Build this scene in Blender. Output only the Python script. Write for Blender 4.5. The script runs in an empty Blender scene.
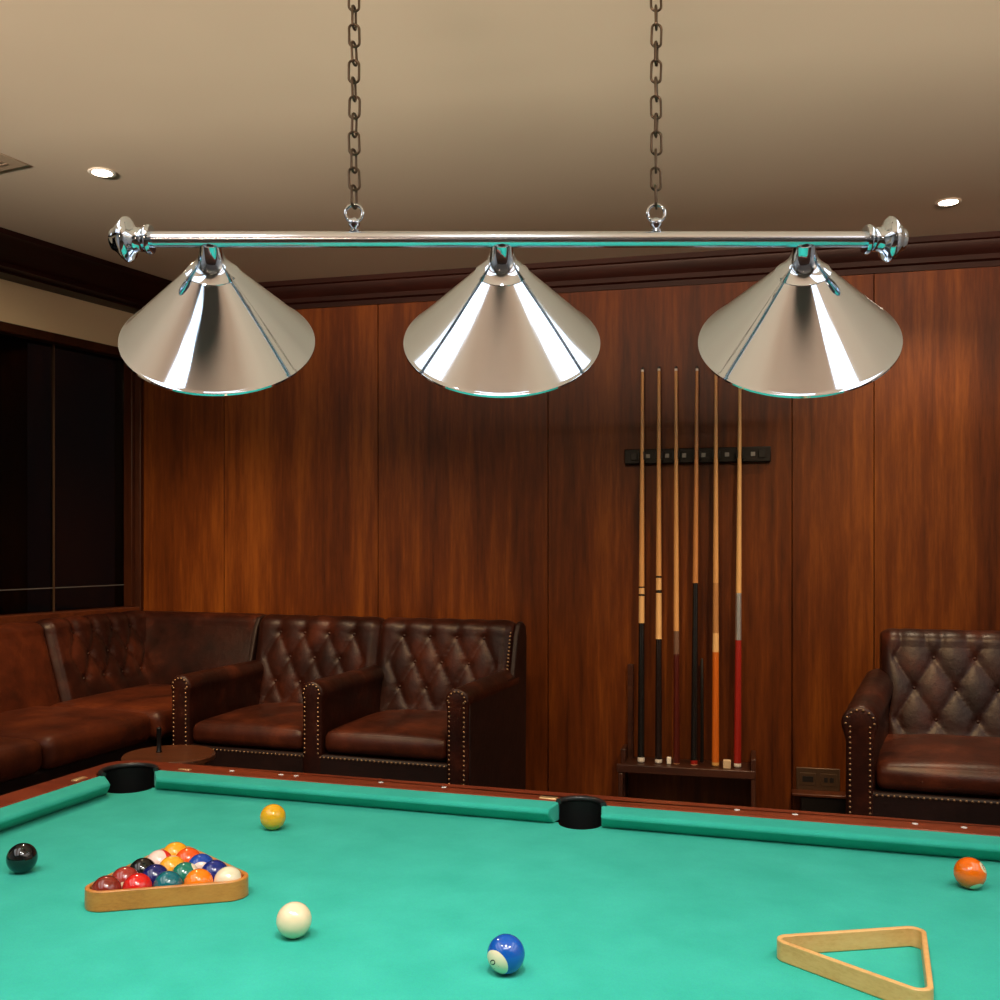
import bpy, bmesh, math, random
from mathutils import Vector, Matrix, Quaternion
PI = math.pi
random.seed(7)
C = bpy.context.scene.collection
SC = bpy.context.scene
EYE = 1.40; FOC = 1005.0; HOR = 545.0

# ------------------------------------------------------------------ materials
def nmat(name):
    m = bpy.data.materials.new(name); m.use_nodes = True
    nt = m.node_tree; b = nt.nodes['Principled BSDF']
    return m, nt, b
def plain(name, col, rough=0.5, metal=0.0, coat=0.0, spec=0.5):
    m, nt, b = nmat(name)
    b.inputs['Base Color'].default_value = (*col, 1); b.inputs['Roughness'].default_value = rough
    b.inputs['Metallic'].default_value = metal; b.inputs['Coat Weight'].default_value = coat
    b.inputs['Coat Roughness'].default_value = 0.08; b.inputs['Specular IOR Level'].default_value = spec
    return m
def node(nt, t, **kw):
    n = nt.nodes.new(t)
    for k, v in kw.items(): setattr(n, k, v)
    return n
def ramp(nt, stops):
    r = nt.nodes.new('ShaderNodeValToRGB'); e = r.color_ramp.elements
    while len(e) < len(stops): e.new(0.5)
    for i, (p, c) in enumerate(stops): e[i].position = p; e[i].color = (*c, 1)
    return r
def noise(nt, scale, detail=4, vec=None, rough=0.55):
    n = nt.nodes.new('ShaderNodeTexNoise'); n.inputs['Scale'].default_value = scale
    n.inputs['Detail'].default_value = detail; n.inputs['Roughness'].default_value = rough
    if vec: nt.links.new(vec, n.inputs['Vector'])
    return n
def mapping(nt, scale, coord='Object'):
    t = nt.nodes.new('ShaderNodeTexCoord'); m = nt.nodes.new('ShaderNodeMapping')
    m.inputs['Scale'].default_value = scale; nt.links.new(t.outputs[coord], m.inputs['Vector'])
    return m.outputs['Vector']
def bump(nt, b, src, strength, dist=0.002):
    k = nt.nodes.new('ShaderNodeBump'); k.inputs['Strength'].default_value = strength
    k.inputs['Distance'].default_value = dist
    nt.links.new(src, k.inputs['Height']); nt.links.new(k.outputs[0], b.inputs['Normal'])
def wood(name, dark, mid, light, scale, rough=0.35, coat=0.3, figure=1.0, spec=0.4):
    """grain runs along the axis whose scale is smallest"""
    m, nt, b = nmat(name)
    v = mapping(nt, scale)
    n1 = noise(nt, 1.0, 6, v, 0.62); n2 = noise(nt, 4.5, 5, v, 0.7)
    v2 = mapping(nt, tuple(s * 0.35 for s in scale)); n3 = noise(nt, 1.0, 3, v2)
    a = node(nt, 'ShaderNodeMath', operation='MULTIPLY'); a.inputs[1].default_value = 0.35
    nt.links.new(n2.outputs['Fac'], a.inputs[0])
    s = node(nt, 'ShaderNodeMath', operation='ADD'); nt.links.new(a.outputs[0], s.inputs[0])
    c = node(nt, 'ShaderNodeMath', operation='MULTIPLY'); c.inputs[1].default_value = 0.35
    nt.links.new(n1.outputs['Fac'], c.inputs[0]); nt.links.new(c.outputs[0], s.inputs[1])
    s2 = node(nt, 'ShaderNodeMath', operation='ADD')
    d = node(nt, 'ShaderNodeMath', operation='MULTIPLY'); d.inputs[1].default_value = 0.3 * figure
    nt.links.new(n3.outputs['Fac'], d.inputs[0]); nt.links.new(d.outputs[0], s2.inputs[0]); nt.links.new(s.outputs[0], s2.inputs[1])
    r = ramp(nt, [(0.38, dark), (0.5, mid), (0.63, light)])
    nt.links.new(s2.outputs[0], r.inputs[0])
    nt.links.new(r.outputs[0], b.inputs['Base Color'])
    b.inputs['Roughness'].default_value = rough; b.inputs['Coat Weight'].default_value = coat
    b.inputs['Coat Roughness'].default_value = 0.22; b.inputs['Specular IOR Level'].default_value = spec
    bump(nt, b, n2.outputs['Fac'], 0.08, 0.001)
    return m
def leather(name, dark, mid, light, rough=0.34):
    m, nt, b = nmat(name)
    v = mapping(nt, (1, 1, 1))
    n = noise(nt, 5.0, 5, v, 0.65)
    r = ramp(nt, [(0.32, dark), (0.52, mid), (0.72, light)]); nt.links.new(n.outputs['Fac'], r.inputs[0])
    nt.links.new(r.outputs[0], b.inputs['Base Color'])
    b.inputs['Roughness'].default_value = rough + 0.08; b.inputs['Coat Weight'].default_value = 0.06; b.inputs['Coat Roughness'].default_value = 0.3; b.inputs['Specular IOR Level'].default_value = 0.28
    n2 = noise(nt, 160, 3, v); n4 = noise(nt, 14, 4, v)
    a = node(nt, 'ShaderNodeMath', operation='MULTIPLY_ADD'); a.inputs[1].default_value = 0.12
    nt.links.new(n2.outputs['Fac'], a.inputs[0]); nt.links.new(n4.outputs['Fac'], a.inputs[2])
    bump(nt, b, a.outputs[0], 0.55, 0.006)
    return m

M = {}
M['panel'] = wood('wall_panel_wood', (0.040, 0.0085, 0.0015), (0.112, 0.0265, 0.0035), (0.23, 0.066, 0.008), (7, 7, 0.55), 0.40, 0.06, 1.0, 0.22)
M['cornice'] = wood('cornice_wood', (0.010, 0.0018, 0.001), (0.020, 0.0035, 0.0018), (0.032, 0.006, 0.0028), (1.2, 9, 9), 0.45, 0.05, 1.0, 0.2)
M['trim'] = wood('trim_wood', (0.05, 0.012, 0.005), (0.09, 0.022, 0.007), (0.13, 0.034, 0.01), (9, 1.2, 9), 0.4, 0.2)
M['trim_dark'] = wood('dark_window_wood', (0.02, 0.005, 0.002), (0.04, 0.010, 0.003), (0.065, 0.017, 0.005), (9, 9, 1.2), 0.45, 0.05, 1.0, 0.25)
M['rail'] = wood('rail_wood', (0.15, 0.022, 0.008), (0.24, 0.040, 0.014), (0.30, 0.058, 0.020), (1.5, 14, 14), 0.3, 0.4)
M['rack'] = wood('cue_rack_wood', (0.02, 0.006, 0.003), (0.045, 0.013, 0.006), (0.07, 0.022, 0.009), (2, 12, 12), 0.4, 0.2)
M['triangle_d'] = wood('triangle_wood', (0.42, 0.14, 0.022), (0.55, 0.20, 0.034), (0.62, 0.25, 0.05), (20, 20, 60), 0.4, 0.2)
M['triangle_l'] = wood('pale_triangle_wood', (0.62, 0.31, 0.09), (0.72, 0.39, 0.13), (0.78, 0.46, 0.17), (20, 20, 60), 0.4, 0.2)
M['tabletop'] = wood('round_tabletop_wood', (0.06, 0.018, 0.008), (0.11, 0.035, 0.014), (0.16, 0.055, 0.02), (4, 16, 16), 0.3, 0.4)
M['floor'] = wood('floor_wood', (0.03, 0.012, 0.007), (0.06, 0.023, 0.011), (0.09, 0.035, 0.016), (1, 8, 8), 0.4, 0.2)
M['leather'] = leather('oxblood_leather', (0.009, 0.0022, 0.0015), (0.026, 0.0058, 0.003), (0.075, 0.017, 0.007))
M['leather_tan'] = leather('worn_cognac_leather', (0.030, 0.006, 0.002), (0.072, 0.014, 0.004), (0.12, 0.027, 0.007), 0.4)
M['leather_seat'] = leather('seat_glow_leather', (0.020, 0.0045, 0.0025), (0.055, 0.012, 0.005), (0.13, 0.030, 0.011))  # redder, brighter leather; the seats' glow is put into the colour
M['leather_side'] = leather('dark_side_leather', (0.008, 0.003, 0.0025), (0.014, 0.005, 0.004), (0.022, 0.008, 0.006), 0.45)
M['nail'] = plain('antique_brass', (0.26, 0.17, 0.10), 0.45, 1.0)
M['brass'] = plain('pocket_brass', (0.75, 0.50, 0.24), 0.4, 0.7)
def chrome_mat():
    m, nt, b = nmat('chrome'); b.inputs['Base Color'].default_value = (0.70, 0.82, 0.96, 1); b.inputs['Metallic'].default_value = 1
    b.inputs['Roughness'].default_value = 0.06
    return m
M['chrome'] = chrome_mat()
M['bar_chrome'] = plain('satin_chrome', (0.76, 0.84, 0.96), 0.22, 1.0)
M['chain'] = plain('dark_nickel', (0.12, 0.095, 0.072), 0.35, 1.0)
M['shade_in'] = plain('white_enamel', (0.8, 0.8, 0.78), 0.4)
M['black'] = plain('black_leather', (0.003, 0.003, 0.003), 0.5, spec=0.3)
M['black_plastic'] = plain('black_plastic', (0.006, 0.0055, 0.0055), 0.4, spec=0.35)
M['grey_metal'] = plain('grey_clip_metal', (0.22, 0.22, 0.22), 0.4, 0.6)
M['rim'] = plain('pocket_rim_leather', (0.016, 0.015, 0.015), 0.36)
M['pearl'] = plain('pearl', (0.85, 0.82, 0.76), 0.25)
M['glass_bulb'] = plain('frosted_bulb', (0.8, 0.8, 0.78), 0.3)
M['bronze'] = plain('bronze_plate', (0.10, 0.06, 0.035), 0.4, 0.5)
M['socket'] = plain('socket_black', (0.012, 0.01, 0.009), 0.4)
M['beige'] = plain('beige_plaster', (0.74, 0.58, 0.38), 0.85)
M['greywall'] = plain('pale_wall_paint', (0.74, 0.76, 0.78), 0.9)
M['frontwall'] = plain('taupe_wall_paint', (0.45, 0.42, 0.40), 0.9)
M['grille'] = plain('vent_grille', (0.36, 0.28, 0.20), 0.7)
M['grille_dark'] = plain('vent_slot', (0.22, 0.16, 0.11), 0.8)
def ceil_mat():
    m, nt, b = nmat('ceiling_paint'); n = noise(nt, 1.2, 2, mapping(nt, (1, 1, 1)))
    r = ramp(nt, [(0.3, (0.50, 0.425, 0.335)), (0.7, (0.54, 0.46, 0.365))]); nt.links.new(n.outputs['Fac'], r.inputs[0])
    nt.links.new(r.outputs[0], b.inputs['Base Color']); b.inputs['Roughness'].default_value = 0.9
    return m
M['ceiling'] = ceil_mat()
def felt_mat():
    m, nt, b = nmat('green_baize'); v = mapping(nt, (1, 1, 1))
    n = noise(nt, 9, 5, v, 0.6); n2 = noise(nt, 420, 3, v, 0.7)
    r = ramp(nt, [(0.3, (0.026, 0.385, 0.285)), (0.7, (0.040, 0.455, 0.345))]); nt.links.new(n.outputs['Fac'], r.inputs[0])
    mx = node(nt, 'ShaderNodeMixRGB', blend_type='OVERLAY'); mx.inputs[0].default_value = 0.25
    nt.links.new(r.outputs[0], mx.inputs[1]); nt.links.new(n2.outputs['Color'], mx.inputs[2])
    nt.links.new(mx.outputs[0], b.inputs['Base Color'])
    b.inputs['Roughness'].default_value = 0.95; b.inputs['Specular IOR Level'].default_value = 0.2
    b.inputs['Sheen Weight'].default_value = 0.1; b.inputs['Sheen Tint'].default_value = (0.5, 1, 0.85, 1)
    bump(nt, b, n2.outputs['Fac'], 0.25, 0.001)
    return m
M['felt'] = felt_mat()
def emis(name, col, s):
    m, nt, b = nmat(name); b.inputs['Base Color'].default_value = (*col, 1)
    b.inputs['Emission Color'].default_value = (*col, 1); b.inputs['Emission Strength'].default_value = s
    return m
M['lamp'] = emis('downlight_glow', (1.0, 0.86, 0.66), 22)
def glass_mat():
    m = bpy.data.materials.new('window_glass'); m.use_nodes = True; nt = m.node_tree
    for n in list(nt.nodes): nt.nodes.remove(n)
    o = node(nt, 'ShaderNodeOutputMaterial'); mix = node(nt, 'ShaderNodeMixShader')
    f = node(nt, 'ShaderNodeFresnel'); f.inputs['IOR'].default_value = 1.45
    t = node(nt, 'ShaderNodeBsdfTransparent'); t.inputs[0].default_value = (0.6, 0.6, 0.6, 1)
    g = node(nt, 'ShaderNodeBsdfGlossy'); g.inputs['Roughness'].default_value = 0.03; g.inputs[0].default_value = (0.4, 0.4, 0.4, 1)
    nt.links.new(f.outputs[0], mix.inputs[0]); nt.links.new(t.outputs[0], mix.inputs[1]); nt.links.new(g.outputs[0], mix.inputs[2])
    nt.links.new(mix.outputs[0], o.inputs[0])
    return m
M['glass'] = glass_mat()
BALL_R = 0.0286
def ball_mat(name, col, cap=None, rad=1.0, spot=False, spotcol=(0.82, 0.70, 0.46), base=(0.82, 0.70, 0.46)):
    m, nt, b = nmat(name)
    t = node(nt, 'ShaderNodeTexCoord'); sp = node(nt, 'ShaderNodeSeparateXYZ'); nt.links.new(t.outputs['Object'], sp.inputs[0])
    out = None; c0 = (*col, 1)
    mx = node(nt, 'ShaderNodeMixRGB'); mx.inputs[1].default_value = c0; mx.inputs[2].default_value = (*base, 1)
    if cap is not None:
        ab = node(nt, 'ShaderNodeMath', operation='ABSOLUTE'); nt.links.new(sp.outputs['Z'], ab.inputs[0])
        g = node(nt, 'ShaderNodeMath', operation='GREATER_THAN'); g.inputs[1].default_value = cap * BALL_R * rad
        nt.links.new(ab.outputs[0], g.inputs[0]); nt.links.new(g.outputs[0], mx.inputs[0])
    else: mx.inputs[0].default_value = 0
    out = mx.outputs[0]
    if spot:
        g2 = node(nt, 'ShaderNodeMath', operation='GREATER_THAN'); g2.inputs[1].default_value = 0.925 * BALL_R * rad
        nt.links.new(sp.outputs['X'], g2.inputs[0])
        m2 = node(nt, 'ShaderNodeMixRGB'); m2.inputs[2].default_value = (*spotcol, 1)
        nt.links.new(g2.outputs[0], m2.inputs[0]); nt.links.new(out, m2.inputs[1]); out = m2.outputs[0]
    nt.links.new(out, b.inputs['Base Color'])
    b.inputs['Roughness'].default_value = 0.12; b.inputs['Coat Weight'].default_value = 0.6; b.inputs['Coat Roughness'].default_value = 0.04
    return m

# ------------------------------------------------------------------ mesh helpers
def obj(name, bm, mats, parent=None, smooth=True, angle=40, bevel=0, seg=2, mw=None):
    me = bpy.data.meshes.new(name)
    bmesh.ops.recalc_face_normals(bm, faces=bm.faces[:])
    bm.to_mesh(me); bm.free()
    if not isinstance(mats, (list, tuple)): mats = [mats]
    for m in mats: me.materials.append(m)
    o = bpy.data.objects.new(name, me); C.objects.link(o)
    if smooth:
        me.polygons.foreach_set('use_smooth', [True] * len(me.polygons))
        me.set_sharp_from_angle(angle=math.radians(angle))
    if bevel:
        b = o.modifiers.new('bevel', 'BEVEL'); b.width = bevel; b.segments = seg; b.limit_method = 'ANGLE'; b.angle_limit = math.radians(35)
    if parent: o.parent = parent
    return o
def tag(o, label, cat, group=None):
    o['label'] = label; o['category'] = cat
    if group: o['group'] = group
    return o
def thing(name, label, cat, loc=(0, 0, 0), rotz=0, group=None):
    o = bpy.data.objects.new(name, None); C.objects.link(o); o.empty_display_size = 0.05
    o.location = loc; o.rotation_euler = (0, 0, rotz)
    return tag(o, label, cat, group)
def struct(name, bm, m, **kw):
    o = obj(name, bm, m, **kw)
    if not o.parent: o['kind'] = 'structure'
    return o
def box(bm, x0, x1, y0, y1, z0, z1, mi=0):
    vs = [bm.verts.new((x, y, z)) for z in (z0, z1) for y in (y0, y1) for x in (x0, x1)]
    fs = []
    for f in ((0, 2, 3, 1), (4, 5, 7, 6), (0, 1, 5, 4), (2, 6, 7, 3), (0, 4, 6, 2), (1, 3, 7, 5)):
        fs.append(bm.faces.new([vs[i] for i in f])); fs[-1].material_index = mi
    return vs
def prism(bm, pts, z0, z1, mi=0):
    a = [bm.verts.new((x, y, z0)) for x, y in pts]; b = [bm.verts.new((x, y, z1)) for x, y in pts]
    n = len(pts); bm.faces.new(a[::-1]); bm.faces.new(b)
    for i in range(n): bm.faces.new((a[i], a[(i + 1) % n], b[(i + 1) % n], b[i]))
    for f in bm.faces: f.material_index = f.material_index or mi
def lathe(bm, prof, n=32, cap=True, mi=None, off=(0, 0, 0), axis='Z', a0=0, a1=2 * PI):
    """prof: list of (r, h)."""
    full = abs(a1 - a0 - 2 * PI) < 1e-6
    rings = []; m = n if full else n + 1
    for r, h in prof:
        ring = []
        for i in range(m):
            a = a0 + (a1 - a0) * i / n
            p = (r * math.cos(a), r * math.sin(a), h)
            if axis == 'X': p = (h, r * math.cos(a), r * math.sin(a))
            ring.append(bm.verts.new((p[0] + off[0], p[1] + off[1], p[2] + off[2])))
        rings.append(ring)
    for j in range(len(rings) - 1):
        for i in range(m if full else n):
            k = (i + 1) % m
            f = bm.faces.new((rings[j][i], rings[j][k], rings[j + 1][k], rings[j + 1][i]))
            if mi: f.material_index = mi[j]
    if cap and full:
        for ring, idx in ((rings[0], 0), (rings[-1], -1)):
            f = bm.faces.new(ring)
            if mi: f.material_index = mi[idx]
    return rings
def tube(bm, pts, r, n=8, closed=False):
    pts = [Vector(p) for p in pts]; N = len(pts); rings = []
    up = Vector((0, 0, 1)); prev = None
    for i, p in enumerate(pts):
        if closed: t = pts[(i + 1) % N] - pts[i - 1]
        else: t = pts[min(i + 1, N - 1)] - pts[max(i - 1, 0)]
        t.normalize()
        if prev is None:
            a = t.cross(up) if abs(t.dot(up)) < 0.9 else t.cross(Vector((1, 0, 0)))
        else: a = prev - t * prev.dot(t)
        a.normalize(); prev = a; b = t.cross(a)
        rr = r[i] if isinstance(r, (list, tuple)) else r
        rings.append([bm.verts.new(p + a * (rr * math.cos(2 * PI * k / n)) + b * (rr * math.sin(2 * PI * k / n))) for k in range(n)])
    for i in range(N if closed else N - 1):
        A = rings[i]; B = rings[(i + 1) % N]
        for k in range(n): bm.faces.new((A[k], A[(k + 1) % n], B[(k + 1) % n], B[k]))
    if not closed: bm.faces.new(rings[0][::-1]); bm.faces.new(rings[-1])
def dome(bm, c, n, r, seg=8):
    """small nail head: hemisphere at c along normal n"""
    n = Vector(n).normalized(); a = n.orthogonal().normalized(); b = n.cross(a); c = Vector(c)
    r1 = [bm.verts.new(c + (a * math.cos(2 * PI * k / seg) + b * math.sin(2 * PI * k / seg)) * r) for k in range(seg)]
    r2 = [bm.verts.new(c + (a * math.cos(2 * PI * k / seg) + b * math.sin(2 * PI * k / seg)) * r * 0.65 + n * r * 0.45) for k in range(seg)]
    t = bm.verts.new(c + n * r * 0.62)
    for k in range(seg):
        j = (k + 1) % seg
        bm.faces.new((r1[k], r1[j], r2[j], r2[k])); bm.faces.new((r2[k], r2[j], t))
    bm.faces.new(r1[::-1])
def cushion(x0, x1, y0, y1, z0, z1, r=0.03, crown=0.02, n=14, wob=0.0, bulge=0.0):
    bm = bmesh.new()
    bmesh.ops.create_cube(bm, size=2)
    bmesh.ops.subdivide_edges(bm, edges=bm.edges[:], cuts=n, use_grid_fill=True)
    hx, hy, hz = (x1 - x0) / 2, (y1 - y0) / 2, (z1 - z0) / 2
    cx, cy, cz = (x0 + x1) / 2, (y0 + y1) / 2, (z0 + z1) / 2
    rr = min(r, hx, hy, hz)
    for v in bm.verts:
        u = Vector((math.sin(v.co.x * PI / 2), math.sin(v.co.y * PI / 2), math.sin(v.co.z * PI / 2)))
        p = Vector((u.x * hx, u.y * hy, u.z * hz))
        q = Vector((max(-hx + rr, min(hx - rr, p.x)), max(-hy + rr, min(hy - rr, p.y)), max(-hz + rr, min(hz - rr, p.z))))
        d = p - q
        if d.length > 1e-9 and sum(1 for a in (0, 1, 2) if abs(d[a]) > 1e-9) > 1: p = q + d.normalized() * rr
        k = max(0, 1 - (p.x / hx) ** 2) * max(0, 1 - (p.y / hy) ** 2)
        if v.co.z > 0.01: p.z += crown * (k ** 0.6) * max(0, v.co.z)
        p.y -= bulge * max(0, 1 - (p.x / hx) ** 2) * max(0, 1 - (p.z / hz) ** 2) * (1 if v.co.y < 0 else 0)
        if wob and v.co.z > 0.5: p.z += wob * math.sin(p.x * 31 + 1.3) * math.sin(p.y * 23 + 0.4) * k
        v.co = p + Vector((cx, cy, cz))
    return bm
def tuft(u, z, dx, dz, u0, z0, ulim, zlo, zhi):
    """depth (0..1 puff) of diamond buttoning at (u,z)"""
    a = (u - u0) / dx + (z - z0) / (2 * dz); b = (u - u0) / dx - (z - z0) / (2 * dz)
    s = abs(math.sin(PI * a)) * abs(math.sin(PI * b))
    puff = s ** 0.5
    # distance to nearest button, narrow dimple
    ra, rb = round(a), round(b)
    bu = (ra + rb) / 2 * dx; bz = (ra - rb) * dz
    d = math.hypot(u - u0 - bu, z - z0 - bz)
    dim = math.exp(-(d / 0.016) ** 2)
    mask = 1.0
    e = 0.04
    for t in (ulim - abs(u), z - zlo, zhi - z):
        mask *= max(0.0, min(1.0, t / e + 0.5))
    # vertical pleats above and below the buttons
    pl = 0.75 + 0.25 * abs(math.sin(PI * (u - u0 - (0.5 * dx if round((zhi - z0) / dz - 0.4) % 2 else 0)) / dx)) ** 0.5
    return (puff * mask + pl * (1 - mask) - 0.6 * dim * mask)
def back_cushion(w, zb, zt, yb, yt, thick, tufts=None, amp=0.016, r=0.055, nu=90, nv=64, soft=0.05, belly=0.0):
    """front surface leans from (yb,zb) to (yt,zt), rolls over the top and drops down the rear. +y is rearward"""
    bm = bmesh.new()
    prof = []
    L = math.hypot(yt - yb, zt - r - zb)
    for i in range(nv + 1):
        t = i / nv; prof.append((yb + (yt - yb) * t, zb + (zt - r - zb) * t, 1 if t < 1 else 0, t))
    yr = yt + thick
    hw = thick / 2
    for i in range(1, 17):
        a = PI * i / 16
        prof.append((yt + hw - hw * math.cos(a), zt - r + r * math.sin(a) ** 0.8, 0, 1))
    for i in range(1, 5): prof.append((yr, zt - r - (zt - r - zb) * i / 4, 0, 1))
    ncol = []
    for i in range(nu + 1):
        s = -1 + 2 * i / nu
        u = w / 2 * math.sin(s * PI / 2) if True else s * w / 2
        edge = w / 2 - abs(u)
        col = []
        k = max(0.0, 1 - edge / soft); inset = soft * 0.45 * (1 - math.sqrt(max(0, 1 - k * k)))
        for (y, z, fr, t) in prof:
            d = 0
            if tufts:
                dx, dz, u0, z0, ul, zl, zh = tufts
                zz = z if t < 1 else zt - r
                f = tuft(u, zz, dx, dz, u0, z0, ul, zl, zh)
                fade = 1 if fr else max(0, 1 - (y - yt) / (hw * 1.4))
                fade *= max(0, min(1, edge / 0.03))
                d = amp * f * fade
            d += belly * math.sin(PI * min(1, t)) * (1 - (2 * u / w) ** 2) if fr else 0
            ny = -1 if t < 1 or y < yt + hw else 0
            if not fr: nyv = (y - yt - hw) / hw; nzv = math.sqrt(max(0, 1 - nyv * nyv)) if y < yr - 1e-6 else 0
            else: nyv, nzv = -1, 0
            yy = y + nyv * (d - inset); zz = z + nzv * (d - inset)
            if y >= yr - 1e-6: yy = y - inset
            col.append(bm.verts.new((u, yy, zz)))
        ncol.append(col)
    for i in range(nu):
        for j in range(len(prof) - 1): bm.faces.new((ncol[i][j], ncol[i + 1][j], ncol[i + 1][j + 1], ncol[i][j + 1]))
    bm.faces.new(ncol[0]); bm.faces.new(ncol[-1][::-1])
    bm.faces.new([c[0] for c in ncol] + [c[-1] for c in reversed(ncol)])
    return bm
def arm_mesh(h, w, r, y0, y1, x_at, fr=0.012, z0=0.0, rise=0.0, front_lip=0.0):
    """arm slab with rounded top; x_at(t) gives centre across along depth"""
    bm = bmesh.new()
    secs = []
    N = 14
    for i in range(N + 1):
        t = i / N; y = y0 + (y1 - y0) * t
        secs.append((y, x_at(t), 0.0, h + rise * t))
    first = [(y0 + 0.0, x_at(0), fr, h), (y0 + fr * 0.3, x_at(0), fr * 0.3, h)]
    secs[0] = (y0 + fr, x_at(0), 0, h)
    rings = []
    for (y, cx, ins, hh) in first + secs:
        ww = w - ins; rr = r - ins; ring = []
        ring.append((cx - ww, y, z0)); 
        for k in range(4): ring.append((cx - ww, y, z0 + (hh - 2.0 * r - z0) * (k + 1) / 4))
        for k in range(17):
            a = PI + 0.45 - (PI + 0.9) * k / 16
            ring.append((cx + rr * math.cos(a), y, hh - r + rr * math.sin(a)))
        for k in range(4): ring.append((cx + ww, y, z0 + (hh - 2.0 * r - z0) * (4 - k) / 4))
        ring.append((cx + ww, y, z0))
        rings.append([bm.verts.new(p) for p in ring])
    for A, B in zip(rings, rings[1:]):
        for k in range(len(A)):
            j = (k + 1) % len(A); bm.faces.new((A[k], A[j], B[j], B[k]))
    bm.faces.new(rings[0]); bm.faces.new(rings[-1][::-1])
    return bm
def arm_nails(h, w, r, y, cx, zlow, step=0.017, nr=0.0045):
    bm = bmesh.new(); z = zlow
    while z < h - r * 1.02:
        for s in (-1, 1): dome(bm, (cx + s * (w - 0.012), y, z), (0, -1, 0), nr)
        z += step
    k = 7
    for i in range(k + 1):
        a = PI * i / k; dome(bm, (cx + (r - 0.013) * math.cos(a), y, h - r + (r - 0.013) * math.sin(a)), (0, -1, 0), nr)
    return bm
def row_nails(x0, x1, y, z, step=0.017, nr=0.0045):
    bm = bmesh.new(); n = int(abs(x1 - x0) / step)
    for i in range(n + 1): dome(bm, (x0 + (x1 - x0) * i / n, y, z), (0, -1, 0), nr)
    return bm

# ------------------------------------------------------------------ frames
def wallpt(px, off=0.0):                     # point on (a plane off metres in front of) the panelled wall
    y0 = 4.58 - off * math.hypot(1, 0.25); t = (px - 500) / FOC
    Y = y0 / (1 + 0.25 * t); return Vector((t * Y, Y, 0))
WROT = -math.atan(0.25)
WU = Vector((math.cos(WROT), math.sin(WROT), 0)); WN = Vector((math.sin(WROT), -math.cos(WROT), 0))   # WN points into the room
CORNER = wallpt(0) * 0 + Vector((-1.814, 5.034, 0))
def u_of(px): return (wallpt(px) - CORNER).dot(WU)
FROT = -math.atan2(0.316, 0.949)
fc, fs = 0.949, 0.316
def F(x, y, z=0.0): return Vector((fc * x + fs * y, -fs * x + fc * y, z))
CEIL = 2.656; PLAT = 0.28
LD = Vector((-0.4526, -0.8917, 0)); LN = Vector((0.8917, -0.4526, 0))                      # left wall direction, inward normal
LROT = math.atan2(LD.y, LD.x)

# ------------------------------------------------------------------ room
bm = bmesh.new(); RP = [(-1.814, 5.034), (3.6, 3.68), (3.6, -2.6), (-3.6, -3.4), (-3.6, 1.516)]
prism(bm, [(-1.85, 5.2), (3.75, 3.8), (3.75, -3.55), (-3.75, -3.55), (-3.75, 1.6), (-2.0, 5.2)], -0.1, 0.0)
struct('floor', bm, M['floor'], smooth=False)
bm = bmesh.new(); prism(bm, [(-1.85, 5.25), (3.75, 3.85), (3.75, -3.55), (-3.75, -3.55), (-3.75, 1.5)], CEIL, CEIL + 0.1)
struct('ceiling', bm, M['ceiling'], smooth=False)
# raised platform the seating stands on
bm = bmesh.new(); prism(bm, [(-1.81, 5.02), (3.6, 3.67), (3.6, 2.25), (-1.0, 3.0), (-2.35, 2.2), (-3.24, 2.2)], 0.0, PLAT)
struct('floor_platform', bm, M['floor'], smooth=False, bevel=0.01)

# back wall: boards of veneered panelling with thin dark joints
bm = bmesh.new()
seams = [0.0] + [u_of(p) for p in (224, 378, 548, 792, 874)] + [u_of(874) + 0.78, u_of(874) + 1.56, 5.58]
Hp = CEIL
for a, b in zip(seams, seams[1:]):
    vs = box(bm, a + 0.0016, b - 0.0016, 0.0, 0.02, 0.0, Hp)
box(bm, -0.05, 5.6, 0.021, 0.12, 0.0, Hp, 1)
M['joint'] = plain('panel_joint', (0.01, 0.003, 0.002), 0.7)
wb = struct('wall_back', bm, [M['panel'], M['joint']], bevel=0.0012, seg=1)
wb.location = CORNER; wb.rotation_euler.z = WROT
bm = bmesh.new(); box(bm, 3.6, 3.72, -3.4, 3.69, 0, CEIL); struct('wall_right', bm, M['greywall'], smooth=False)
bm = bmesh.new(); box(bm, -3.6, 3.6, -3.52, -3.4, 0, CEIL); struct('wall_front', bm, M['frontwall'], smooth=False)
# left wall in its own frame: x along wall toward camera, y>0 out of the room
def lw(o): o.location = CORNER; o.rotation_euler.z = LROT; return o
# with rot LROT local +y = rotate LD by +90deg = (0.8917,-0.4526) = inward normal
SILL, LINT = 1.093, 2.355
bm = bmesh.new()
box(bm, 0, 3.94, -0.12, 0, LINT, CEIL); box(bm, 0, 3.94, -0.12, 0, 0, SILL - 0.03); box(bm, 3.0, 3.94, -0.12, 0, SILL - 0.03, LINT)
lw(struct('wall_left', bm, M['beige'], smooth=False))
bm = bmesh.new(); box(bm, -3.72, -3.6, -3.52, 1.52, 0, CEIL); struct('wall_left_side', bm, M['greywall'], smooth=False)
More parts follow.
